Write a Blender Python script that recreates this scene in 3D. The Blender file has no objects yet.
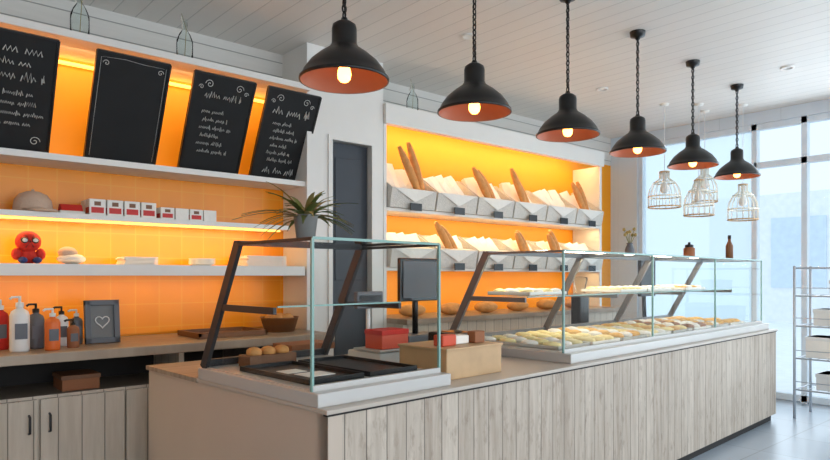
import bpy, bmesh, math, random
from mathutils import Matrix, Vector
random.seed(4)
D=bpy.data
scn=bpy.context.scene
COL=scn.collection
R=math.radians

# ------------------------------------------------------------ materials
def newmat(name):
    m=D.materials.new(name); m.use_nodes=True
    nt=m.node_tree; nt.nodes.clear()
    out=nt.nodes.new('ShaderNodeOutputMaterial')
    return m,nt,out
def c4(c): return (c[0],c[1],c[2],1)
def srgb(r,g,b):
    f=lambda v:((v/255)/12.92 if v/255<=0.04045 else (((v/255)+0.055)/1.055)**2.4)
    return (f(r),f(g),f(b))
def mat(name,color,rough=.5,metal=0,var=.12,scale=6,emis=None,estr=0,bump=0,bscale=40):
    m,nt,out=newmat(name)
    p=nt.nodes.new('ShaderNodeBsdfPrincipled')
    n=nt.nodes.new('ShaderNodeTexNoise'); n.inputs['Scale'].default_value=scale; n.inputs['Detail'].default_value=4
    g=nt.nodes.new('ShaderNodeNewGeometry'); nt.links.new(g.outputs['Position'],n.inputs['Vector'])
    mx=nt.nodes.new('ShaderNodeMix'); mx.data_type='RGBA'
    mx.inputs['A'].default_value=c4([c*(1-var) for c in color]); mx.inputs['B'].default_value=c4([min(1,c*(1+var)) for c in color])
    nt.links.new(n.outputs['Fac'],mx.inputs['Factor']); nt.links.new(mx.outputs['Result'],p.inputs['Base Color'])
    p.inputs['Roughness'].default_value=rough; p.inputs['Metallic'].default_value=metal
    if emis: p.inputs['Emission Color'].default_value=c4(emis); p.inputs['Emission Strength'].default_value=estr
    if bump:
        n2=nt.nodes.new('ShaderNodeTexNoise'); n2.inputs['Scale'].default_value=bscale; nt.links.new(g.outputs['Position'],n2.inputs['Vector'])
        b=nt.nodes.new('ShaderNodeBump'); b.inputs['Strength'].default_value=bump; b.inputs['Distance'].default_value=.01
        nt.links.new(n2.outputs['Fac'],b.inputs['Height']); nt.links.new(b.outputs['Normal'],p.inputs['Normal'])
    nt.links.new(p.outputs[0],out.inputs[0]); return m
def plank(name,c1,c2,width,mode,rough=.5,groove=.03,gdark=.35,grain=1.0,stain=None,stainamt=.0):
    m,nt,out=newmat(name); N=nt.nodes.new; L=nt.links.new
    def M(op,a,b=None,c=None):
        n=N('ShaderNodeMath'); n.operation=op
        for i,v in enumerate((a,b,c)):
            if v is None: continue
            if isinstance(v,(int,float)): n.inputs[i].default_value=v
            else: L(v,n.inputs[i])
        return n.outputs[0]
    g=N('ShaderNodeNewGeometry'); s=N('ShaderNodeSeparateXYZ'); L(g.outputs['Position'],s.inputs[0])
    sn=N('ShaderNodeSeparateXYZ'); L(g.outputs['True Normal'],sn.inputs[0])
    x,y,z=s.outputs
    if mode=='v':
        u=M('ADD',M('MULTIPLY',x,M('ABSOLUTE',sn.outputs[1])),M('MULTIPLY',y,M('ABSOLUTE',sn.outputs[0]))); w=z
    elif mode=='z': u=z; w=M('ADD',x,y)
    elif mode=='x': u=x; w=y
    else: u=y; w=x
    q=M('DIVIDE',u,width); idx=M('FLOOR',q); fr=M('FRACT',q)
    edge=M('MINIMUM',fr,M('SUBTRACT',1.0,fr))
    mask=N('ShaderNodeMapRange'); L(edge,mask.inputs[0]); mask.inputs[1].default_value=groove*.3; mask.inputs[2].default_value=groove
    mask.inputs[3].default_value=0; mask.inputs[4].default_value=1
    wn=N('ShaderNodeTexWhiteNoise'); wn.noise_dimensions='1D'; L(idx,wn.inputs['W'])
    cb=N('ShaderNodeCombineXYZ'); L(M('MULTIPLY',u,22.0),cb.inputs[0]); L(M('MULTIPLY',w,1.6),cb.inputs[1]); L(M('MULTIPLY',idx,3.7),cb.inputs[2])
    no=N('ShaderNodeTexNoise'); no.inputs['Scale'].default_value=1.6; no.inputs['Detail'].default_value=7; no.inputs['Roughness'].default_value=.65; L(cb.outputs[0],no.inputs['Vector'])
    gr=N('ShaderNodeMapRange'); L(no.outputs['Fac'],gr.inputs[0]); gr.inputs[1].default_value=.35; gr.inputs[2].default_value=.65
    f=M('ADD',M('MULTIPLY',wn.outputs['Value'],.4),M('MULTIPLY',gr.outputs[0],.6*grain))
    mx=N('ShaderNodeMix'); mx.data_type='RGBA'; L(f,mx.inputs['Factor']); mx.inputs['A'].default_value=c4(c1); mx.inputs['B'].default_value=c4(c2)
    res=mx.outputs['Result']
    if stain:
        n3=N('ShaderNodeTexNoise'); n3.inputs['Scale'].default_value=1.0; n3.inputs['Detail'].default_value=6; n3.inputs['Roughness'].default_value=.65
        cb3=N('ShaderNodeCombineXYZ'); L(M('MULTIPLY',u,26.0),cb3.inputs[0]); L(M('MULTIPLY',w,9.0),cb3.inputs[1]); L(M('MULTIPLY',idx,9.1),cb3.inputs[2]); L(cb3.outputs[0],n3.inputs['Vector'])
        mr=N('ShaderNodeMapRange'); L(n3.outputs['Fac'],mr.inputs[0]); mr.inputs[1].default_value=.54; mr.inputs[2].default_value=.74; mr.inputs[4].default_value=stainamt
        m3=N('ShaderNodeMix'); m3.data_type='RGBA'; L(mr.outputs[0],m3.inputs['Factor']); L(res,m3.inputs['A']); m3.inputs['B'].default_value=c4(stain); res=m3.outputs['Result']
    m2=N('ShaderNodeMix'); m2.data_type='RGBA'; L(mask.outputs[0],m2.inputs['Factor']); m2.inputs['A'].default_value=c4([c*gdark for c in c1]); L(res,m2.inputs['B'])
    p=N('ShaderNodeBsdfPrincipled'); L(m2.outputs['Result'],p.inputs['Base Color']); p.inputs['Roughness'].default_value=rough
    b=N('ShaderNodeBump'); b.inputs['Strength'].default_value=.5; b.inputs['Distance'].default_value=.006
    L(M('ADD',mask.outputs[0],M('MULTIPLY',no.outputs['Fac'],.25*grain)),b.inputs['Height']); L(b.outputs[0],p.inputs['Normal'])
    L(p.outputs[0],out.inputs[0]); return m
def glassmat(name,tint,refl=.12,rough=.02):
    m,nt,out=newmat(name); N=nt.nodes.new; L=nt.links.new
    t=N('ShaderNodeBsdfTransparent'); t.inputs[0].default_value=c4(tint)
    g=N('ShaderNodeBsdfGlossy'); g.inputs['Roughness'].default_value=rough; g.inputs[0].default_value=(1,1,1,1)
    lw=N('ShaderNodeLayerWeight'); lw.inputs[0].default_value=refl
    mx=N('ShaderNodeMixShader'); L(lw.outputs['Fresnel'],mx.inputs[0]); L(t.outputs[0],mx.inputs[1]); L(g.outputs[0],mx.inputs[2])
    L(mx.outputs[0],out.inputs[0]); return m
def frosted(name,tint,amt=.5):
    m,nt,out=newmat(name); N=nt.nodes.new; L=nt.links.new
    t=N('ShaderNodeBsdfTransparent'); t.inputs[0].default_value=c4(tint)
    g=N('ShaderNodeBsdfTranslucent'); g.inputs[0].default_value=c4(tint)
    mx=N('ShaderNodeMixShader'); mx.inputs[0].default_value=amt; L(t.outputs[0],mx.inputs[1]); L(g.outputs[0],mx.inputs[2])
    L(mx.outputs[0],out.inputs[0]); return m
def tiles(name,c1,c2,mortar,w,h,mode,rough,ms=.006):
    m,nt,out=newmat(name); N=nt.nodes.new; L=nt.links.new
    g=N('ShaderNodeNewGeometry'); s=N('ShaderNodeSeparateXYZ'); L(g.outputs['Position'],s.inputs[0])
    cb=N('ShaderNodeCombineXYZ'); L(s.outputs[0],cb.inputs[0]); L(s.outputs[2 if mode=='wall' else 1],cb.inputs[1])
    br=N('ShaderNodeTexBrick'); br.offset=0; br.inputs['Scale'].default_value=1
    br.inputs['Color1'].default_value=c4(c1); br.inputs['Color2'].default_value=c4(c2); br.inputs['Mortar'].default_value=c4(mortar)
    br.inputs['Mortar Size'].default_value=ms; br.inputs['Brick Width'].default_value=w; br.inputs['Row Height'].default_value=h
    L(cb.outputs[0],br.inputs['Vector'])
    n=N('ShaderNodeTexNoise'); n.inputs['Scale'].default_value=3; L(g.outputs['Position'],n.inputs['Vector'])
    mr=N('ShaderNodeMapRange'); L(n.outputs['Fac'],mr.inputs[0]); mr.inputs[3].default_value=.85; mr.inputs[4].default_value=1.1
    mm=N('ShaderNodeVectorMath'); mm.operation='SCALE'; L(br.outputs['Color'],mm.inputs[0]); L(mr.outputs[0],mm.inputs['Scale'])
    p=N('ShaderNodeBsdfPrincipled'); L(mm.outputs[0],p.inputs['Base Color']); p.inputs['Roughness'].default_value=rough
    L(p.outputs[0],out.inputs[0]); return m

WHITE=mat('white_paint',srgb(234,232,227),.5,var=.03)
CEIL=plank('ceiling_planks',srgb(224,220,214),srgb(232,228,222),.135,'x',.5,.035,.75,.3)
WPLANK=plank('white_wall_planks',srgb(216,214,208),srgb(236,233,227),.105,'z',.5,.05,.5,.4)
ORANGE=mat('orange_wall',srgb(255,162,14),.5,var=.04,scale=2)
OTILE=tiles('orange_tile',srgb(255,158,14),srgb(250,152,12),srgb(255,172,45),.15,.15,'wall',.3,.003)
COUNTERP=plank('whitewashed_planks',srgb(162,147,131),srgb(208,196,181),.098,'v',.55,.03,.32,1.0,srgb(118,96,78),.6)
CABP=plank('cabinet_planks',srgb(190,176,158),srgb(216,205,190),.11,'v',.5,.03,.42,.8)
TOPW=plank('worktop_wood',srgb(135,115,97),srgb(180,162,142),.2,'y',.4,.01,.6,1)
SIDEP=mat('end_panel',srgb(198,183,167),.5,var=.05,scale=3)
TOPL=mat('countertop_laminate',srgb(190,180,168),.35,var=.04)
FLOORM=tiles('floor_tile',srgb(160,170,180),srgb(168,178,188),srgb(138,146,154),.6,.6,'floor',.3,.005)
METAL=mat('brushed_metal',srgb(120,122,125),.4,.5,.05)
DMETAL=mat('dark_metal',srgb(60,60,62),.45,.3,.05)
ALU=mat('aluminium_lip',srgb(196,194,190),.35,.2,.03)
BLACK=mat('black_enamel',srgb(12,11,11),.3,.0,.1)
SHADEIN=mat('shade_inner',srgb(165,105,78),.4,.2,.1)
BULB=mat('bulb_glow',srgb(255,180,90),.3,emis=srgb(255,160,70),estr=14)
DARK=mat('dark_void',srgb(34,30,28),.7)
BOARD=mat('chalkboard',srgb(18,20,22),.75,var=.35,scale=9)
CHALK=mat('chalk',srgb(225,225,220),.9)
GLASS=glassmat('case_glass',(.95,.98,.975),.09)
WGLASS=glassmat('window_glass',(.97,.99,1),.06)
FROST=frosted('frosted_glass',(.86,.93,.97),.5)
BOTTLEG=glassmat('bottle_glass',(.90,.94,.93),.15)
GEDGE=mat('glass_edge',srgb(130,170,162),.2,var=.1)
LED=mat('led_strip_glow',srgb(255,200,110),.4,emis=srgb(255,185,80),estr=3)
DOORM=mat('door_slate',srgb(58,64,72),.5)
WOOD=mat('light_wood',srgb(196,162,120),.5,var=.2,scale=12)
DWOOD=mat('brown_wood',srgb(120,78,48),.5,var=.2,scale=12)
CARD=mat('cardboard',srgb(150,95,60),.7)
PAPER=mat('white_paper',srgb(240,236,228),.7,var=.05,bump=.4,bscale=25)
WICKER=mat('white_wicker',srgb(218,214,206),.7,var=.2,scale=60,bump=.8,bscale=120)
BREAD=mat('bread_crust',srgb(214,150,84),.65,var=.35,scale=25,bump=.5,bscale=50)
BREAD2=mat('pastry_gold',srgb(228,180,110),.5,var=.3,scale=30,bump=.4)
RED=mat('red_print',srgb(200,40,35),.5)
REDF=mat('red_fabric',srgb(205,45,32),.8,bump=.4,bscale=150)
BLUE=mat('blue_fabric',srgb(40,60,120),.8)
BEIGE=mat('beige_fabric',srgb(200,172,150),.85,bump=.4,bscale=120)
WFAB=mat('white_fabric',srgb(228,222,212),.85,bump=.3)
LEAF=mat('leaf_green',srgb(96,110,52),.5,var=.4,scale=20)
LEAF2=mat('leaf_dry',srgb(160,142,84),.6,var=.3,scale=20)
POT=mat('pot_grey',srgb(135,135,132),.6)
SOIL=mat('soil',srgb(50,36,25),.9)
ORANGEP=mat('orange_plastic',srgb(230,110,40),.4)
WPLAST=mat('white_plastic',srgb(228,228,225),.35)
GREYP=mat('grey_plastic',srgb(95,98,104),.45)
SLATE=mat('slate_panel',srgb(120,122,122),.6)
SCREEN=mat('screen_black',srgb(15,17,20),.15)
TRAY=mat('black_tray',srgb(26,26,28),.4)
STEEL=mat('steel_tray',srgb(205,203,198),.3,.2,.05)
YEL=mat('cream_custard',srgb(245,224,165),.5,var=.15)
CHOC=mat('chocolate',srgb(150,105,70),.4,var=.3)
PINK=mat('terracotta_red',srgb(215,85,55),.6)
WIRE=mat('white_wire',srgb(228,230,232),.4)
RACKM=mat('rack_chrome',srgb(185,192,200),.35,.2)
BASK=mat('cage_lantern_wire',srgb(250,246,232),.6)
FRAME=mat('window_frame_white',srgb(222,232,240),.4)
ENDW=plank('end_wall_planks',srgb(214,226,236),srgb(220,231,240),.6,'v',.5,.006,.85,.1)
OUTG=mat('pavement',srgb(250,251,253),.8)
OUTB=mat('outdoor_facade',srgb(243,247,251),.8)
OUTW=mat('facade_window',srgb(215,228,240),.4)

# ------------------------------------------------------------ builder
class B:
    def __init__(s,name,frame=None):
        s.name=name; s.bm=bmesh.new(); s.mats=[]; s.F=frame or Matrix.Identity(4)
    def mi(s,m):
        if m not in s.mats: s.mats.append(m)
        return s.mats.index(m)
    def add(s,t,m,M=None,smooth=False):
        i=s.mi(m)
        for f in t.faces: f.material_index=i; f.smooth=smooth
        t.transform(s.F@(M or Matrix.Identity(4)))
        me=D.meshes.new('tmp'); t.to_mesh(me); s.bm.from_mesh(me); D.meshes.remove(me); t.free()
        return s
    def box(s,x0,x1,y0,y1,z0,z1,m,bev=0,M=None):
        t=bmesh.new(); bmesh.ops.create_cube(t,size=1)
        for v in t.verts: v.co=Vector(((x0+x1)/2+v.co.x*(x1-x0),(y0+y1)/2+v.co.y*(y1-y0),(z0+z1)/2+v.co.z*(z1-z0)))
        if bev: bmesh.ops.bevel(t,geom=t.edges[:],offset=bev,segments=2,affect='EDGES',profile=.5)
        return s.add(t,m,M)
    def lathe(s,prof,c,m,seg=24,M=None,smooth=True):
        t=bmesh.new(); rings=[]
        for r,z in prof:
            if r<1e-5: rings.append([t.verts.new((c[0],c[1],c[2]+z))])
            else: rings.append([t.verts.new((c[0]+r*math.cos(2*math.pi*k/seg),c[1]+r*math.sin(2*math.pi*k/seg),c[2]+z)) for k in range(seg)])
        for a,b in zip(rings,rings[1:]):
            for k in range(seg):
                k2=(k+1)%seg
                if len(a)==1 and len(b)==1: continue
                if len(a)==1: t.faces.new((a[0],b[k2],b[k]))
                elif len(b)==1: t.faces.new((a[k],a[k2],b[0]))
                else: t.faces.new((a[k],a[k2],b[k2],b[k]))
        return s.add(t,m,M,smooth)
    def tube(s,pts,r,m,seg=8,M=None,closed=False,smooth=True,caps=True):
        pts=[Vector(p) for p in pts]; n=len(pts); t=bmesh.new(); rings=[]
        rr=r if isinstance(r,(list,tuple)) else [r]*n
        up=None
        for i,p in enumerate(pts):
            a=pts[(i-1)%n] if (i>0 or closed) else p; b=pts[(i+1)%n] if (i<n-1 or closed) else p
            d=(b-a).normalized()
            if up is None: up=Vector((0,0,1)) if abs(d.z)<.9 else Vector((1,0,0))
            e=d.cross(up)
            if e.length<1e-4: e=d.cross(Vector((1,0.1,0)))
            e.normalize(); f=e.cross(d).normalized(); up=f
            rings.append([t.verts.new(p+rr[i]*(e*math.cos(2*math.pi*k/seg)+f*math.sin(2*math.pi*k/seg))) for k in range(seg)])
        pr=list(zip(rings,rings[1:]))
        if closed: pr.append((rings[-1],rings[0]))
        for a,b in pr:
            for k in range(seg): t.faces.new((a[k],a[(k+1)%seg],b[(k+1)%seg],b[k]))
        if caps and not closed:
            t.faces.new(rings[0][::-1]); t.faces.new(rings[-1])
        bmesh.ops.recalc_face_normals(t,faces=t.faces[:])
        return s.add(t,m,M,smooth)
    def ball(s,c,r,m,M=None,sub=2,jit=0):
        t=bmesh.new(); bmesh.ops.create_icosphere(t,subdivisions=sub,radius=1)
        if not isinstance(r,(tuple,list)): r=(r,r,r)
        for v in t.verts:
            j=1+random.uniform(-jit,jit)
            v.co=Vector((c[0]+v.co.x*r[0]*j,c[1]+v.co.y*r[1]*j,c[2]+v.co.z*r[2]*j))
        return s.add(t,m,M,True)
    def prism(s,prof,x0,x1,m,M=None):  # prof in (y,z)
        t=bmesh.new(); a=[t.verts.new((x0,y,z)) for y,z in prof]; b=[t.verts.new((x1,y,z)) for y,z in prof]
        n=len(prof); t.faces.new(a[::-1]); t.faces.new(b)
        for k in range(n): t.faces.new((a[k],a[(k+1)%n],b[(k+1)%n],b[k]))
        bmesh.ops.recalc_face_normals(t,faces=t.faces[:])
        return s.add(t,m,M)
    def poly(s,pts,m,M=None):
        t=bmesh.new(); t.faces.new([t.verts.new(p) for p in pts]); return s.add(t,m,M)
    def bar(s,p0,p1,w,h,m,M=None):  # rectangular bar
        p0=Vector(p0); p1=Vector(p1); d=(p1-p0).normalized(); e=d.cross(Vector((0,0,1)))
        if e.length<.05: e=Vector((1,0,0))
        e.normalize(); f=e.cross(d).normalized(); t=bmesh.new()
        def ring(p): return [t.verts.new(p+e*a*w/2+f*b*h/2) for a,b in ((-1,-1),(1,-1),(1,1),(-1,1))]
        a=ring(p0); b=ring(p1)
        t.faces.new(a[::-1]); t.faces.new(b)
        for k in range(4): t.faces.new((a[k],a[(k+1)%4],b[(k+1)%4],b[k]))
        bmesh.ops.recalc_face_normals(t,faces=t.faces[:])
        return s.add(t,m,M)
    def done(s):
        bm=s.bm; xs=[v.co for v in bm.verts]
        lo=Vector([min(v[i] for v in xs) for i in range(3)]); hi=Vector([max(v[i] for v in xs) for i in range(3)])
        o=Vector(((lo.x+hi.x)/2,(lo.y+hi.y)/2,lo.z))
        bmesh.ops.translate(bm,verts=bm.verts[:],vec=-o)
        me=D.meshes.new(s.name); bm.to_mesh(me); bm.free()
        for m in s.mats: me.materials.append(m)
        ob=D.objects.new(s.name,me); ob.location=o; COL.objects.link(ob); return ob
T=Matrix.Translation
def RZ(a): return Matrix.Rotation(R(a),4,'Z')
def RX(a): return Matrix.Rotation(R(a),4,'X')
def RY(a): return Matrix.Rotation(R(a),4,'Y')

H=2.9; YW=4.3; XE=6.9; PX0=2.42; PX1=3.11; YP=3.95
# ------------------------------------------------------------ room shell
B('floor').box(-2.2,XE+.1,-2.6,YW+.2,-.1,0,FLOORM).done()
B('ceiling').box(-2.2,XE+.1,-2.6,YW+.2,H,H+.1,CEIL).done()
w=B('wall_back')
w.box(-2.2,XE,YW,YW+.2,0,2.57,ORANGE); w.box(-2.2,XE,YW,YW+.2,2.57,H,WPLANK)
w.done()
w=B('wall_partition')
w.box(PX0,2.62,YP,YW,0,H,WHITE); w.box(3.0,PX1,YP,YW,0,H,WHITE); w.box(2.62,3.0,YP,YW,2.24,H,WHITE); w.done()
d=B('door_1'); d.box(2.63,2.99,YP+.05,YP+.09,0,2.23,DOORM)
for a in ((2.595,2.63),(2.99,3.025)): d.box(a[0],a[1],YP-.015,YP-.001,0,2.27,WHITE)
d.box(2.63,2.99,YP-.015,YP-.001,2.235,2.27,WHITE)
for z0,z1 in ((1.2,2.12),(.2,1.05)): d.box(2.69,2.93,YP+.042,YP+.05,z0,z1,DOORM,.004)
d.tube([(2.95,YP+.05,1.1),(2.95,YP+.01,1.1),(2.86,YP+.01,1.1)],.009,METAL); d.done()
B('wall_left').box(-2.3,-2.2,-2.6,YW+.2,0,H,WHITE).done()
WY=3.95
e=B('wall_end'); e.box(XE,XE+.15,WY,YW,0,H,ENDW); e.box(XE,XE+.15,-2.6,-2.3,0,H,ENDW); e.box(XE,XE+.15,-2.3,WY,H-.12,H,ENDW); e.done()
wn=B('window_1')
for y in (WY-.03,2.66,2.2,1.75,.85,-.1,-1.2,-2.26): wn.box(XE+.02,XE+.1,y-.025,y+.025,.0,H-.12,FRAME)
for z in (.04,2.36,H-.15): wn.box(XE+.02,XE+.1,-2.3,(2.66 if 1<z<2.5 else WY),z-.03,z+.03,FRAME)
wn.poly([(XE+.06,-2.3,.05),(XE+.06,2.66,.05),(XE+.06,2.66,H-.13),(XE+.06,-2.3,H-.13)],WGLASS)
wn.poly([(XE+.06,2.66,.05),(XE+.06,WY,.05),(XE+.06,WY,H-.13),(XE+.06,2.66,H-.13)],FROST); wn.done()
f=B('wall_front'); f.box(-2.2,-1.2,-2.7,-2.6,0,H,WHITE); f.box(6.3,XE,-2.7,-2.6,0,H,WHITE); f.box(-1.2,6.3,-2.7,-2.6,2.7,H,WHITE); f.done()
wn=B('window_2')
for x in (-1.17,.8,2.6,4.4,6.27): wn.box(x-.03,x+.03,-2.68,-2.62,0,2.7,FRAME)
wn.box(-1.2,6.3,-2.68,-2.62,0,.06,FRAME); wn.box(-1.2,6.3,-2.68,-2.62,2.64,2.7,FRAME); wn.done()
B('ground_outside').box(-10,60,-40,40,-.24,-.12,OUTG).done()
ob=B('building_facade'); ob.box(20,24,-12,9,-.12,3.6,OUTB)
for k in range(8): ob.box(19.95,20.0,-11+k*2.4,-9.6+k*2.4,.9,2.9,OUTW)
ob.done()

B('trim_1').box(-2.2,PX0,3.90,YW,2.545,2.585,WHITE).done()
B('trim_2').box(-2.2,PX0,3.98,YW,1.875,1.91,WHITE).done()
B('led_strip').box(-2.0,2.38,YW-.05,YW-.02,2.50,2.515,LED).done()

for i,(x,y) in enumerate(((2.1,3.2),(4.6,.9),(5.6,1.9),(3.2,3.1),(2.2,1.0),(5.0,3.2))):
    B('ceiling_downlight').lathe([(.0,-.004),(.035,-.004),(.037,-.012),(.05,-.012),(.052,0)],(x,y,H),WHITE,20).done()

# ------------------------------------------------------------ chalkboards
dirv=Vector((0,-.29,.58)).normalized()
def boardM(x):
    u=dirv; n=Vector((1,0,0)).cross(u)
    M=Matrix.Identity(4)
    for i in range(3): M[i][0]=(1,0,0)[i]; M[i][1]=u[i]; M[i][2]=n[i]; M[i][3]=(x,4.13,1.925)[i]
    return M
def swirl(b,cx,cy,r,turns,M,sgn=1):
    pts=[]
    for k in range(22):
        a=k/21*turns*2*math.pi; q=r*(1-k/24)
        pts.append((cx+sgn*q*math.cos(a),cy+q*math.sin(a),.010))
    b.tube(pts,.0018,CHALK,4,M)
def scribble(b,x0,x1,y,h,M,th=.0024):
    """a line of looping chalk handwriting, broken into words"""
    x=x0
    while x<x1:
        wl=min(random.uniform(.05,.12),x1-x); n=max(3,int(wl/(h*.40))); pts=[]
        for k in range(n*2+1):
            up=k%2; hh=h*(random.choice((.5,.55,.6,1.0)) if up else random.choice((0,0,0,-.25)))
            pts.append((x+wl*k/(n*2)+random.uniform(-.15,.15)*h*.4,y+hh,.010))
        b.tube(pts,th,CHALK,4,M); x+=wl+h*.7
W2=.20; HH=.635
for i,x in enumerate((.615,1.21,1.765,2.265)):
    M=boardM(x); b=B('chalkboard')
    b.box(-W2,W2,0,HH,-.01,.008,BOARD,M=M)
    for a in ((-W2-.006,-W2+.006,0,HH),(W2-.006,W2+.006,0,HH),(-W2,W2,-.006,.006),(-W2,W2,HH-.006,HH+.006)):
        b.box(a[0],a[1],a[2],a[3],-.012,.014,BLACK,M=M)
    if i==0:
        scribble(b,-.15,.16,HH-.10,.045,M,.0034); scribble(b,-.08,.08,HH-.165,.035,M,.003); scribble(b,-.16,.15,HH-.235,.04,M,.003)
        for k in range(4): scribble(b,-.15+.02*(k%2),.10+.03*(k%3),HH-.32-k*.055,.024,M)
        for s in (-1,1): swirl(b,s*.13,.07,.028,1.4,M,s)
    elif i==1:
        b.tube([(-.18,.03,.010),(-.18,HH-.03,.010),(-.05,HH-.022,.01),(.05,HH-.03,.010),(.18,HH-.03,.010),(.18,.03,.010)],.0009,CHALK,4,M)
        for s in (-1,1): swirl(b,s*.15,HH-.06,.018,1.2,M,s)
    else:
        for s in (-1,1):
            swirl(b,s*.10,HH-.06,.028,1.4,M,s); swirl(b,s*.15,HH-.085,.016,1.3,M,s)
        if i==3: scribble(b,-.14,.14,HH-.165,.05,M,.004)
        else: scribble(b,-.12,.12,HH-.14,.035,M,.003)
        for k in range(6): scribble(b,-.12+.015*(k%2),.02+.035*(k%3),HH-.24-k*.052,.024,M)
        if i==3: scribble(b,-.12,.12,.05,.04,M,.0035)
    b.done()

def bottle(x,y,z,s=1):
    b=B('glass_bottle'); b.lathe([(0,0),(.04,0),(.05,.02),(.05,.12),(.035,.16),(.016,.19),(.016,.25),(.02,.255)],(x,y,z),BOTTLEG,18); b.tube([(x,y,z+.02),(x+.01,y,z+.2),(x-.02,y,z+.29)],.002,LEAF2,4)
    for k in range(5): b.ball((x-.02+random.uniform(-.015,.015),y,z+.2+k*.015),(.008,.008,.01),WFAB,sub=1)
    return b.done()
bottle(.95,3.98,2.585); bottle(1.55,3.98,2.585); bottle(3.5,4.05,2.585)

# ------------------------------------------------------------ left shelves & goods
YS=3.98
B('wall_shelf').box(-2.2,2.30,YS,YW-.014,1.555,1.585,WHITE).done()
B('led_strip').box(-2.1,2.25,YS+.05,YS+.065,1.543,1.554,LED).done()
B('wall_shelf').box(-2.2,PX0-.01,YS-.02,YW-.014,1.235,1.30,WHITE).done()
B('tile_splashback').box(-2.2,PX0,YW-.012,YW-.002,.86,1.875,OTILE).done()
def gift(x,y,z,w,h,label,mm=PAPER):
    b=B('gift_box'); b.box(x,x+w,y,y+w,z,z+h,mm,.002)
    if label: b.box(x+.01,x+w-.01,y-.001,y,z+h*.15,z+h*.5,RED); b.box(x-.001,x,y+.01,y+w-.01,z+h*.15,z+h*.5,RED); b.box(x+w*.3,x+w*.7,y-.0015,y,z+h*.6,z+h*.85,DWOOD)
    b.done()
for k in range(4): gift(1.01+k*.097,4.02,1.585,.088,.095,True)
for k in range(4): gift(1.01+k*.097,4.12,1.585,.088,.095,False)
for k in range(4): gift(1.42+k*.092,4.03,1.585,.084,.075,k%2==0)
b=B('baseball_cap'); M=T((.74,4.10,1.585))@RZ(20)@Matrix.Scale(1.15,4)
b.lathe([(.085,0),(.086,.02),(.08,.06),(.06,.088),(.03,.102),(0,.106)],(0,0,0),BEIGE,20,M)
b.tube([(-.075,-.05,.010),(-.045,-.12,.006),(0,-.14,0.006),(.045,-.12,.006),(.075,-.05,.010)],.006,BEIGE,6,M); b.ball((0,-.08,.012),(.07,.055,.008),BEIGE,M); b.ball((0,0,.107),.008,BEIGE,M); b.done()
b=B('folded_tea_towel'); M=T((.92,4.06,1.585))
b.box(-.065,.065,-.05,.05,0,.018,WFAB,.006,M); b.prism([(-.05,.018),(.05,.018),(.02,.055),(-.02,.055)],-.055,.055,REDF,M); b.done()
b=B('ceramic_bowl'); b.lathe([(0,0),(.03,0),(.055,.035),(.06,.05),(.055,.05),(.03,.012),(0,.01)],(.50,4.1,1.585),PINK,20); b.done()
b=B('plush_toy'); M=T((.71,4.06,1.30))@Matrix.Scale(1.15,4)
b.ball((0,0,.105),(.055,.05,.052),REDF,M,3); b.ball((0,0,.035),(.04,.035,.04),REDF,M); b.ball((-.05,-.01,.045),(.022,.02,.03),REDF,M); b.ball((.05,-.01,.045),(.022,.02,.03),REDF,M)
b.ball((-.03,-.045,.016),(.02,.035,.016),BLUE,M); b.ball((.03,-.045,.016),(.02,.035,.016),BLUE,M)
for sx in (-1,1):
    b.ball((sx*.022,-.043,.11),(.017,.012,.015),BLACK,M); b.ball((sx*.022,-.049,.11),(.012,.009,.010),WPLAST,M)
for k in range(6):
    a=k*math.pi/3; b.tube([(0,-.05,.105),(.03*math.cos(a),-.045,.105+.03*math.sin(a)),(.053*math.cos(a),-.01,.105+.05*math.sin(a))],.0012,BLACK,4,M)
b.done()
b=B('folded_cloth'); M=T((.93,4.08,1.30)); b.ball((0,0,.03),(.075,.07,.03),WFAB,M,3,.04); b.ball((-.02,0,.065),(.05,.05,.036),BEIGE,M,3,.04); b.done()
b=B('paper_bag_stack'); M=T((1.3,4.1,1.302))
for k in range(6): b.box(-.1+random.uniform(-.01,.01),.1,-.08,.08,k*.008,k*.008+.006,PAPER,M=M)
b.done()
b=B('plate_stack')
for k in range(5): b.lathe([(0,k*.008),(.05,k*.008),(.085,k*.008+.012),(.085,k*.008+.015),(.05,k*.008+.004),(0,k*.008+.004)],(1.72,4.12,1.30),WPLAST,24)
b.done()
b=B('paper_bag_stack'); M=T((2.15,4.12,1.302))
for k in range(9): b.box(-.15+random.uniform(-.01,.01),.15,-.09,.09,k*.008,k*.008+.006,PAPER,M=M)
b.done()

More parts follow.
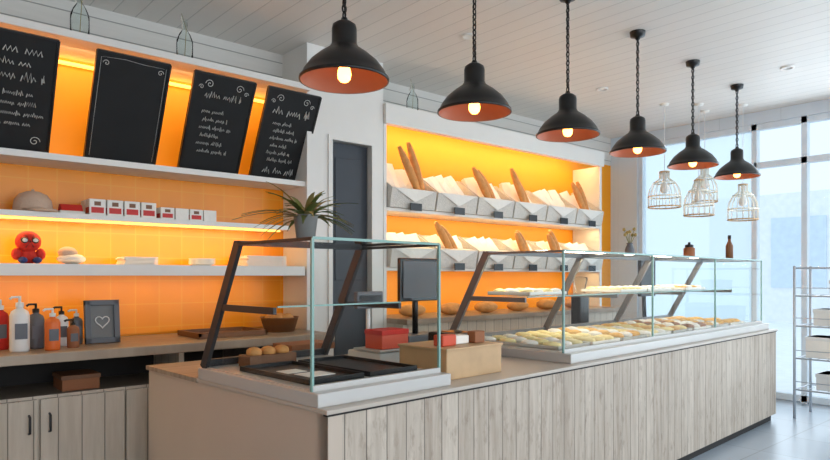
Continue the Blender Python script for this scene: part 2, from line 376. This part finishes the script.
# ------------------------------------------------------------ back counter
b=B('back_counter'); XL=-2.19; XR=PX0-.01
b.box(XL,XR,3.58,YW-.015,.80,.85,TOPW,.004)
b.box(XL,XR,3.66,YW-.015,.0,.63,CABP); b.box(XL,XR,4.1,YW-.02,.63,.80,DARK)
x=-2.18; k=0
while x<2.0:
    b.box(x,x+.40,3.64,3.662,.09,.615,CABP,.003); hx=x+.36 if k%2==0 else x+.04
    b.tube([(hx,3.64,.45),(hx,3.615,.455),(hx,3.615,.535),(hx,3.64,.54)],.006,DMETAL,6); x+=.41; k+=1
for x in (XL,-1.0,0.2,1.4,XR-.03): b.box(x,x+.03,3.68,4.1,.63,.80,CABP)
b.done()
b=B('cardboard_box'); b.box(.80,.98,3.70,3.9,.632,.71,CARD,.003); b.box(.795,.985,3.695,3.905,.69,.712,DWOOD,.002); b.done()
def pump(x,y,col,cap,h,r,name):
    b=B(name); z=.85
    b.lathe([(0,0),(r*.95,0),(r,.01),(r,h*.7),(r*.85,h*.78),(r*.35,h*.84),(r*.35,h*.9),(0,h*.9)],(x,y,z),col,18)
    b.lathe([(r*.42,h*.86),(r*.42,h*.95),(r*.15,h*.96),(r*.15,h*1.08),(0,h*1.08)],(x,y,z),cap,12); b.tube([(x,y,z+h*1.06),(x-.035,y-.01,z+h*1.06),(x-.045,y-.012,z+h*1.02)],.006,cap,6)
    b.box(x-r*.6,x+r*.6,y-r*1.02,y-r*.8,z+h*.25,z+h*.55,GREYP); b.done()
pump(.62,3.76,WPLAST,WPLAST,.26,.045,'soap_dispenser'); pump(.71,3.86,GREYP,BLACK,.22,.04,'spray_bottle'); pump(.76,3.72,ORANGEP,WPLAST,.2,.036,'syrup_bottle'); pump(.56,3.92,REDF,WPLAST,.24,.038,'syrup_bottle'); pump(.84,3.90,WPLAST,BLACK,.2,.034,'soap_dispenser'); pump(.87,3.78,CARD,BLACK,.14,.03,'syrup_bottle'); pump(.93,3.97,GREYP,WPLAST,.18,.033,'spray_bottle')
b=B('heart_picture_frame'); M=T((1.05,3.90,.852))@RX(-7)@Matrix.Scale(1.22,4)
for a in ((-.075,-.05,0,.2),(.05,.075,0,.2),(-.075,.075,0,.025),(-.075,.075,.175,.2)): b.box(a[0],a[1],-.012,.012,a[2],a[3],GREYP,.002,M)
b.box(-.055,.055,0,.01,.02,.18,SLATE,0,M)
hp=[(.03*(16*math.sin(q)**3)/16,-.004,.1+.03*(13*math.cos(q)-5*math.cos(2*q)-2*math.cos(3*q)-math.cos(4*q))/16) for q in [k*2*math.pi/24 for k in range(24)]]
b.tube(hp,.003,WPLAST,5,M,closed=True); b.done()
b=B('serving_tray'); b.box(1.55,2.0,3.75,4.1,.852,.862,DWOOD)
for a in ((1.55,2.0,3.75,3.765),(1.55,2.0,4.085,4.1),(1.55,1.565,3.75,4.1),(1.985,2.0,3.75,4.1)): b.box(a[0],a[1],a[2],a[3],.862,.885,DWOOD)
b.done()
b=B('bread_basket'); b.lathe([(0,0),(.1,0),(.13,.1),(.135,.1),(.125,.09),(.1,.012),(0,.012)],(2.2,3.95,.85),DWOOD,22)
for k in range(6): b.ball((2.2+.06*math.cos(k),3.95+.06*math.sin(k),.94),(.05,.04,.035),BREAD,jit=.05)
b.done()

# ------------------------------------------------------------ bread wall unit
X0,X1=PX1+.035,6.12; YF=3.95
b=B('bread_display_unit')
b.box(X0-.03,X0,YF,YW-.003,0,2.43,WHITE); b.box(X1,X1+.04,YF,YW-.003,0,2.43,WHITE)
b.box(X0-.03,X1+.04,YF-.03,YW-.003,2.545,2.585,WHITE); b.box(X0-.03,X1+.04,YF-.03,YF+.03,2.43,2.545,WHITE)
for z in (1.775,1.30): b.box(X0,X1,YF,YW-.003,z-.025,z,WHITE)
b.box(X0,X1,YF-.25,YW-.003,.86,.90,TOPW); b.box(X0,X1,YF-.2,YW-.003,0,.86,CABP)
b.done()
B('led_strip').box(X0,X1,YF+.06,YF+.08,2.50,2.515,LED).done()
def baguette(b,p,d,L,r):
    p=Vector(p); d=Vector(d).normalized(); n=9
    pts=[p+d*L*k/(n-1)+Vector((0,0,.01*math.sin(math.pi*k/(n-1)))) for k in range(n)]
    rr=[r*max(.25,math.sin(math.pi*(k+.5)/n)**.45) for k in range(n)]
    b.tube(pts,rr,BREAD,8)
def paperbag(c,x,y,z,w,h,tilt):
    M=T((x,y,z))@RY(tilt)@RX(-18)
    t=bmesh.new(); n=5; ring=[]
    for k in range(n+1):
        q=k/n; ww=w*(1-.1*q)+random.uniform(-.008,.008); dd=.05*(1-.75*q)+.006
        ring.append([t.verts.new((sx*ww/2+random.uniform(-.006,.006),sy*dd+random.uniform(-.005,.005),h*q)) for sx,sy in ((-1,-1),(0,-1.3),(1,-1),(1,1),(0,1.2),(-1,1))])
    for a,b2 in zip(ring,ring[1:]):
        for k in range(6): t.faces.new((a[k],a[(k+1)%6],b2[(k+1)%6],b2[k]))
    t.faces.new(ring[-1]); t.faces.new(ring[0][::-1])
    bmesh.ops.recalc_face_normals(t,faces=t.faces[:]); c.add(t,PAPER,M)
W=(X1-X0)/6
for tier,z in ((0,1.777),(1,1.302)):
    for k in range(6):
        x=X0+k*W+.01; y=YF-.03; hs=.32 if tier==0 else .29; w=W-.02
        c=B('bread_crate',T((x,y,z)))
        P=[(0,0),(.30,0),(.30,hs),(.22,hs),(-.03,.15)]
        c.prism(P,0,.01,WICKER); c.prism(P,w-.01,w,WICKER)
        c.prism([(0,0),(.012,0),(-.018,.15),(-.03,.15)],0.01,w-.01,WICKER)
        c.prism([(.29,0),(.30,0),(.30,hs),(.29,hs)],.01,w-.01,WICKER); c.box(.01,w-.01,0.0,.29,0,.01,WICKER)
        c.prism([(.0,.10),(.0,.02),(.28,.02),(.28,hs-.05)],.015,w-.015,PAPER)
        c.poly([(.02,-.034,.153),(w*.5,-.030,.05),(w-.02,-.034,.153)],PAPER); c.poly([(.02,-.034,.153),(w-.02,-.034,.153),(w-.03,.05,.17),(.03,.05,.17)],PAPER)
        c.box(w*.5-.06,w*.5+.06,-.044,-.037,-.02,.04,BLACK)
        for q in range(3):
            px=w*(.30+.24*q)+random.uniform(-.02,.02); paperbag(c,px,.12,.08,.15,random.uniform(.24,.31) if tier==0 else .21,random.uniform(-22,-8) if (k or q) else -3)
        if (tier==0 and k in (0,2,3,5)) or (tier==1 and k in (1,3,4)):
            for q in range(2):
                xx=w*((.5 if k else .75)+.2*q); baguette(c,(min(xx,w-.05),.04+.03*q,.10),((-.6 if k else -.42)+random.uniform(-.1,.1),-.02,.8),(.47 if tier==0 else .34)*random.uniform(.85,1.05),.034)
        c.done()
for k in range(6):
    b=B('loaf_of_bread'); b.ball((X0+.25+k*.44,YF-.02,.953),(.13,.08,.052),BREAD,sub=3,jit=.02); b.done()

# ------------------------------------------------------------ main counter
CF=T((1.197,1.822,0))@RZ(3.3)
PT=.78; LEN=4.72; DEP=1.15; ED=1.50
b=B('serving_counter',CF)
b.box(0,LEN,0,.04,.06,PT-.005,COUNTERP); b.box(LEN-.04,LEN,0.02,DEP,.06,PT-.005,COUNTERP); b.box(0.03,LEN-.03,.03,DEP,0,.06,DARK)
b.box(.0,.06,-.002,.06,.0,PT-.005,SIDEP,.0); b.box(0,.04,.0,ED,.0,PT-.004,SIDEP); b.box(.04,.42,1.10,ED,0,PT-.03,SIDEP)
b.box(-.012,.44,.95,ED+.01,PT-.02,PT,TOPW); b.box(.04,LEN-.04,.95,DEP,.06,PT-.02,SIDEP)
b.box(-.012,LEN+.012,-.012,.95,PT-.016,PT,TOPL,.003); b.box(.44,LEN,.95,DEP+.01,PT-.02,PT,TOPW)
b.box(-.004,LEN+.004,-.004,.02,PT-.024,PT-.016,DARK)
b.done()
def case(name,x0,mods,brown):
    gt=1.365; z0=.83; yf=.09; yb=.90; yt=.60
    b=B(name,CF); x1=mods[-1]; fr=DMETAL if brown else METAL
    b.box(x0-.015,x1+.015,yf-.055,yb+.03,PT,z0,ALU,.004)
    b.box(x0,x1,yf,yb,z0,z0+.004,STEEL)
    b.bar((x0,yt,gt),(x1,yt,gt),.02,.02,fr); b.bar((x0,yf,gt),(x1,yf,gt),.008,.01,GEDGE)
    b.bar((x0,yf,z0+.01),(x1,yf,z0+.01),.014,.02,ALU); b.bar((x0,yb,z0+.02),(x1,yb,z0+.02),.03,.03,fr)
    for x in [x0]+mods:
        b.bar((x,yb,z0),(x,yt,gt),.018,.045,fr)
        zm=1.10; ym=yb-(yb-yt)*(zm-z0)/(gt-z0)
        b.bar((x,ym,zm),(x,ym-.42,zm),.014,.026,fr); b.bar((x,yf,gt-.003),(x,yt,gt-.003),.01,.012,fr if brown else METAL)
        b.bar((x,yf,z0),(x,yf,gt),.010,.010,GEDGE)
    for a,c in zip([x0]+mods,mods):
        a+=.005; c-=.005
        b.poly([(a,yf,z0),(c,yf,z0),(c,yf,gt),(a,yf,gt)],GLASS); b.poly([(a,yf,gt+.004),(c,yf,gt+.004),(c,yt,gt+.004),(a,yt,gt+.004)],GLASS)
        zm=1.115; ym=yb-(yb-yt)*(zm-z0)/(gt-z0)
        b.poly([(a,ym-.42,zm),(c,ym-.42,zm),(c,ym-.03,zm),(a,ym-.03,zm)],GLASS); b.bar((a,ym-.42,zm+.001),(c,ym-.42,zm+.001),.006,.006,GEDGE)
    for x in (x0,x1):
        b.poly([(x,yf,z0+.005),(x,yb,z0+.005),(x,yt,gt),(x,yf,gt)],GLASS)
    return b.done()
case('glass_display_case',0.0,[.64],True)
case('glass_display_case',1.58,[2.6,3.62,4.64],False)
Z0=.834
def tray(name,x,y,w,d,z,m,items,im):
    b=B(name,CF@T((x,y,z))); b.box(0,w,0,d,0,.006,m); 
    for a in ((0,w,0,.006),(0,w,d-.006,d),(0,.006,0,d),(w-.006,w,0,d)): b.box(a[0],a[1],a[2],a[3],0,.02,m)
    nx,ny,r,h=items
    for i in range(nx):
        for j in range(ny):
            mm=im[(i+j)%len(im)] if isinstance(im,list) else im
            b.ball(((i+.5)*w/nx,(j+.5)*d/ny,.006+h*.8),(r*w/nx,r*d/ny,h),mm,jit=.05)
    return b.done()
tray('serving_tray',.05,.18,.26,.5,Z0,TRAY,(0,0,0,0),BREAD)
tray('serving_tray',.34,.18,.26,.5,Z0,TRAY,(0,0,0,0),BREAD)
b=B('paper_note',CF); b.box(.08,.2,.22,.32,.856,.858,PAPER); b.box(.07,.16,.35,.43,.856,.858,PAPER); b.done()
b=B('bread_tin',CF@T((.12,.72,Z0))); b.box(0,.24,0,.10,0,.05,DWOOD,.004)
for k in range(3): b.ball((.05+k*.07,.05,.06),(.035,.04,.025),BREAD)
b.done()
x=1.64; k=0
conf=[((3,4,.38,.018),[YEL,PAPER]),((3,4,.4,.02),[YEL]),((3,4,.36,.022),[BREAD2,PAPER]),((3,4,.4,.018),[PAPER,YEL]),((3,4,.38,.02),[YEL,BREAD2]),((3,4,.36,.022),[CHOC,PAPER]),((3,4,.38,.02),[BREAD2,PAPER]),((3,4,.4,.02),[BREAD2])]
while x<4.3:
    it,im=conf[k%8]; tray('pastry_tray',x,.16,.32,.6,Z0,PAPER if k%2 else STEEL,it,im); x+=.355; k+=1
for a,im in ((1.66,[YEL,PAPER]),(2.7,[YEL]),(3.1,[PAPER]),(3.75,[BREAD2,PAPER])):
    tray('pastry_tray',a,.36,.38,.30,1.121,PAPER,(4,3,.38,.018),im)
# between cases
b=B('wooden_box',CF@T((.72,.12,PT))); b.box(0,.38,0,.3,0,.13,WOOD,.004); b.box(-.005,.385,-.006,.306,.128,.138,WOOD,.002); b.done()
b=B('candy_pack',CF@T((.76,.18,PT+.139))); b.box(0,.09,0,.06,0,.05,PINK,.006); b.box(.11,.2,0.02,.08,0,.04,PAPER,.006); b.box(.22,.29,0.0,.05,0,.055,CARD,.004); b.done()
b=B('cash_register',CF@T((1.30,.96,PT))); b.box(0,.30,0,.17,0,.10,GREYP,.006); b.tube([(.15,.1,.10),(.15,.1,.42)],.018,BLACK)
b.box(-.02,.30,.05,.08,.30,.56,SCREEN,.006); b.box(.0,.28,.045,.05,.32,.54,GREYP); b.done()
b=B('kitchen_scale',CF@T((.78,.62,PT))); b.box(0,.24,0,.26,0,.07,WPLAST,.008); b.box(-.01,.25,-.01,.2,.075,.085,STEEL,.002); b.box(.1,.14,.05,.15,.07,.075,GREYP); b.tube([(.12,.235,.07),(.12,.235,.30)],.012,WPLAST); b.box(.03,.21,.215,.245,.28,.37,GREYP,.006); b.box(.045,.195,.212,.215,.30,.35,SCREEN); b.done()
b=B('red_paper_box',CF@T((.80,.63,PT+.086))); b.box(0,.18,0,.13,0,.09,PINK,.003); b.box(-.003,.183,-.003,.133,.07,.095,REDF,.003); b.done()
b=B('label_printer',CF@T((1.18,.45,PT))); b.box(0,.2,0,.24,0,.15,BLACK,.012); b.box(.03,.17,-.004,0,.03,.06,GREYP); b.box(.05,.15,.05,.18,.15,.152,SCREEN); b.box(.05,.15,-.01,.02,.06,.064,PAPER); b.done()
b=B('bakery_box',CF@T((.50,.97,PT))); b.box(0,.26,0,.17,0,.10,PAPER,.003); b.box(-.004,.264,-.004,.174,.07,.104,CARD,.002); b.done()
b=B('point_of_sale_terminal',CF@T((4.42,1.02,PT))); b.box(0,.22,0,.12,0,.03,BLACK,.004); b.tube([(.11,.06,.03),(.11,.07,.3)],.02,BLACK); b.box(-.04,.26,.02,.06,.26,.60,BLACK,.008); b.done()
b=B('coffee_grinder',CF@T((3.3,1.03,PT))); b.box(0,.14,0,.09,0,.3,BLACK,.01); b.lathe([(.03,.3),(.06,.42),(.06,.44),(0,.45)],(.07,.045,0),BOTTLEG,16); b.done()

b=B('potted_palm',CF@T((.16,.36,1.372)))
b.lathe([(0,0),(.036,0),(.048,.095),(.052,.1),(.046,.1),(.043,.085),(0,.082)],(0,0,0),POT,24); b.lathe([(0,.084),(.043,.084)],(0,0,0),SOIL,16)
for k in range(56):
    a=k*2.399+random.uniform(-.3,.3); el=random.uniform(.2,1.1); Ln=random.uniform(.15,.26); wd=random.uniform(.009,.014)
    t=bmesh.new(); prev=None; n=7
    for i in range(n):
        q=i/(n-1); rr=Ln*q*math.cos(el)*(1+.2*q); zz=.085+Ln*q*math.sin(el)-.10*q*q*(1.3-el*.5)
        c=Vector((rr*math.cos(a),rr*math.sin(a),zz)); sd=Vector((-math.sin(a),math.cos(a),0))*wd*math.sin(math.pi*min(1,.15+q*.85))
        v=(t.verts.new(c-sd),t.verts.new(c+Vector((0,0,-.002))),t.verts.new(c+sd))
        if prev: t.faces.new((prev[0],prev[1],v[1],v[0])); t.faces.new((prev[1],prev[2],v[2],v[1]))
        prev=v
    b.add(t,LEAF if random.random()<.55 else LEAF2,smooth=True)
b.tube([(0,0,.08),(0,0,.12)],[.02,.008],LEAF2,8)
b.done()
b=B('flower_vase',CF@T((3.1,.5,1.373))); b.lathe([(0,0),(.03,0),(.035,.05),(.02,.09),(.024,.1)],(0,0,0),GREYP,16)
for k in range(7):
    a=k*.9; e=(.04*math.cos(a),.04*math.sin(a),.16+.02*(k%3)); b.tube([(0,0,.08),e],.002,LEAF,4); b.ball(e,.014,LEAF2,sub=1)
b.done()
b=B('candy_jar',CF@T((4.1,.48,1.373))); b.lathe([(0,0),(.04,0),(.045,.01),(.045,.09),(.03,.1)],(0,0,0),CARD,16); b.lathe([(.034,.1),(.034,.12),(.01,.125),(.012,.14),(0,.145)],(0,0,0),BLACK,16); b.done()
b=B('sauce_bottle',CF@T((4.5,.3,1.373))); b.lathe([(0,0),(.03,0),(.03,.12),(.012,.16),(.012,.2),(0,.2)],(0,0,0),DWOOD,16); b.lathe([(.014,.18),(.014,.21),(0,.21)],(0,0,0),BLACK,12); b.done()

# ------------------------------------------------------------ pendants
prof=[(.012,.262),(.016,.25),(.03,.245),(.048,.232),(.052,.215),(.052,.155),(.062,.138),(.100,.112),(.140,.078),(.168,.040),(.178,.016),(.186,.012),(.186,0),(.180,0)]
inn=[(.180,0),(.174,.012),(.160,.038),(.132,.074),(.094,.106),(.05,.13),(.03,.14),(0,.14)]
for i,x in enumerate((1.52,2.335,3.17,4.02,4.90,5.80)):
    y=2.19+.036*i; z=2.038+.012*i
    b=B('pendant_lamp'); b.lathe(prof,(x,y,z),BLACK,36); b.lathe(inn,(x,y,z),SHADEIN,36)
    b.lathe([(0,.135),(.02,.135),(.02,.085),(0,.085)],(x,y,z),BLACK,12)
    b.lathe([(.014,.088),(.016,.075),(.026,.05),(.029,.032),(.026,.014),(.016,.002),(0,-.003)],(x,y,z-.004),BULB,16)
    zz=z+.26; n=0
    while zz<H-.05:
        l=[]
        for q in range(10):
            a=q*2*math.pi/10; cx=.0095*math.cos(a); cz=.017*math.sin(a)
            l.append((x+cx*(n%2),y+cx*(1-n%2),zz+.014+cz))
        b.tube(l,.0036,BLACK,5,closed=True); zz+=.026; n+=1
    b.tube([(x+.004,y,z+.26),(x-.004,y+.003,(z+H)/2),(x+.003,y,H-.03)],.003,BLACK,5)
    b.lathe([(0,-.055),(.012,-.055),(.02,-.04),(.048,-.032),(.053,0)],(x,y,H),BLACK,20)
    b.done()
for (x,y,z,r) in ((5.90,3.09,1.90,.15),(6.15,2.87,1.82,.135),(6.50,2.60,1.78,.135),(6.45,2.95,1.98,.12)):
    b=B('wire_cage_pendant_lamp'); P=[(r,0),(r,.10),(r*.92,.17),(r*.66,.235),(r*.36,.27),(r*.3,.275),(r*.3,.34)]
    for k in range(16):
        a=k*math.pi/8; b.tube([(x+q*math.cos(a),y+q*math.sin(a),z+h) for q,h in P],.0036,BASK,4)
    for q,h in ((r,0),(r,.10),(r*.66,.235),(r*.3,.34)):
        b.tube([(x+q*math.cos(k*math.pi/12),y+q*math.sin(k*math.pi/12),z+h) for k in range(24)],.007,WOOD if h in (0,.34) else BASK,4,closed=True)
    b.lathe([(0,.13),(.03,.14),(.04,.17),(.03,.21),(.015,.24),(.015,.34),(0,.34)],(x,y,z),WPLAST,14)
    b.tube([(x,y,z+.34),(x,y,H-.005)],.003,WIRE,5); b.lathe([(0,-.02),(.04,-.015),(.045,0)],(x,y,H),WHITE,16); b.done()

# ------------------------------------------------------------ wire rack at end of the counter
b=B('wire_shelf_rack'); x0,x1,y0,y1=6.12,6.52,1.32,2.02
for x in (x0,x1):
    for y in (y0,y1): b.tube([(x,y,.0),(x,y,1.32)],.012,RACKM,8)
for z in (.25,.52,.80,1.06,1.30):
    b.tube([(x0,y0,z),(x1,y0,z),(x1,y1,z),(x0,y1,z)],.007,RACKM,6,closed=True)
    for k in range(1,9): b.tube([(x0,y0+(y1-y0)*k/9,z),(x1,y0+(y1-y0)*k/9,z)],.003,WIRE,4)
    if z<1.2: b.tube([(x0,y0,z+.07),(x0,y1,z+.07)],.004,RACKM,5)
b.done()
for (y,z,h,m) in ((1.42,.258,.16,PAPER),(1.67,.258,.14,WPLAST),(1.47,.528,.15,WPLAST),(1.75,.528,.18,PAPER),(1.42,.808,.16,SLATE),(1.69,.808,.14,WPLAST),(1.57,1.068,.13,PAPER)):
    b=B('storage_box'); b.box(6.17,6.44,y,y+.2,z,z+h,m,.004); b.box(6.165,6.445,y-.005,y+.205,z+h-.03,z+h,WPLAST,.003); b.done()
b=B('cafe_chair',T((6.55,.75,0))@RZ(100))
for a in ((-.18,-.18),(.18,-.18),(-.18,.18),(.18,.18)): b.tube([(a[0]*1.1,a[1]*1.1,0),(a[0],a[1],.45)],.012,WIRE,8)
b.box(-.2,.2,-.2,.2,.45,.48,WHITE,.01); b.tube([(-.18,.19,.45),(-.18,.23,.85),(.18,.23,.85),(.18,.19,.45)],.012,WIRE,8)
for k in range(5): b.tube([(-.12+.06*k,.2,.48),(-.12+.06*k,.23,.85)],.006,WIRE,6)
b.done()

# ------------------------------------------------------------ lights
def area(name,loc,rot,sx,sy,e,col):
    l=D.lights.new(name,'AREA'); l.shape='RECTANGLE'; l.size=sx; l.size_y=sy; l.energy=e; l.color=col
    o=D.objects.new(name,l); o.location=loc; o.rotation_euler=rot; COL.objects.link(o); return o
WARM=(1,.68,.30)
area('led_light_niche',(.1,4.05,2.535),(R(25),0,0),4.4,.05,13,WARM)
area('led_light_bread',((X0+X1)/2,4.06,2.53),(R(20),0,0),X1-X0-.1,.05,11,WARM)
area('led_light_shelf',(.1,4.08,1.54),(R(15),0,0),4.2,.03,10,WARM)
area('led_light_lower',(.1,4.12,1.225),(R(15),0,0),4.2,.03,4,WARM)
area('led_light_bread_mid',((X0+X1)/2,4.0,1.745),(R(15),0,0),X1-X0-.1,.03,7,WARM)
area('led_light_bread_low',((X0+X1)/2,4.0,1.27),(R(15),0,0),X1-X0-.1,.03,5,WARM)
p=CF@Vector((3.11,.58,1.345)); area('case_light',p,(R(-15),0,R(3.3)),3.0,.03,11,(1,.88,.66))
area('fill_light_front',(2.5,-2.5,1.5),(R(90),0,0),7.2,2.3,98,(.97,.97,1))  # added fill panel behind the camera, brightens the interior in place of window light
area('daylight_end',(6.8,.2,1.4),(R(90),0,R(90)),4.6,2.5,80,(.80,.91,1))

wd=D.worlds.new('World'); scn.world=wd; wd.use_nodes=True; nt=wd.node_tree; nt.nodes.clear()
o=nt.nodes.new('ShaderNodeOutputWorld'); bg=nt.nodes.new('ShaderNodeBackground'); bg.inputs[1].default_value=1.5
tc=nt.nodes.new('ShaderNodeTexCoord'); sp=nt.nodes.new('ShaderNodeSeparateXYZ'); cr=nt.nodes.new('ShaderNodeValToRGB')
nt.links.new(tc.outputs['Generated'],sp.inputs[0]); nt.links.new(sp.outputs[2],cr.inputs[0]); nt.links.new(cr.outputs[0],bg.inputs[0]); nt.links.new(bg.outputs[0],o.inputs[0])
cr.color_ramp.elements[0].color=(.62,.74,.83,1); cr.color_ramp.elements[1].color=(.58,.72,.84,1)

# ------------------------------------------------------------ camera
cam=D.cameras.new('Camera'); co=D.objects.new('Camera',cam); COL.objects.link(co); scn.camera=co
co.location=(0,0,1.232); co.rotation_euler=(R(90),0,-math.atan2(.657,.754))
cam.sensor_width=36; cam.lens=36*640/830; cam.shift_y=46/830; cam.clip_start=.05
scn.view_settings.view_transform='Standard'; scn.view_settings.look='None'
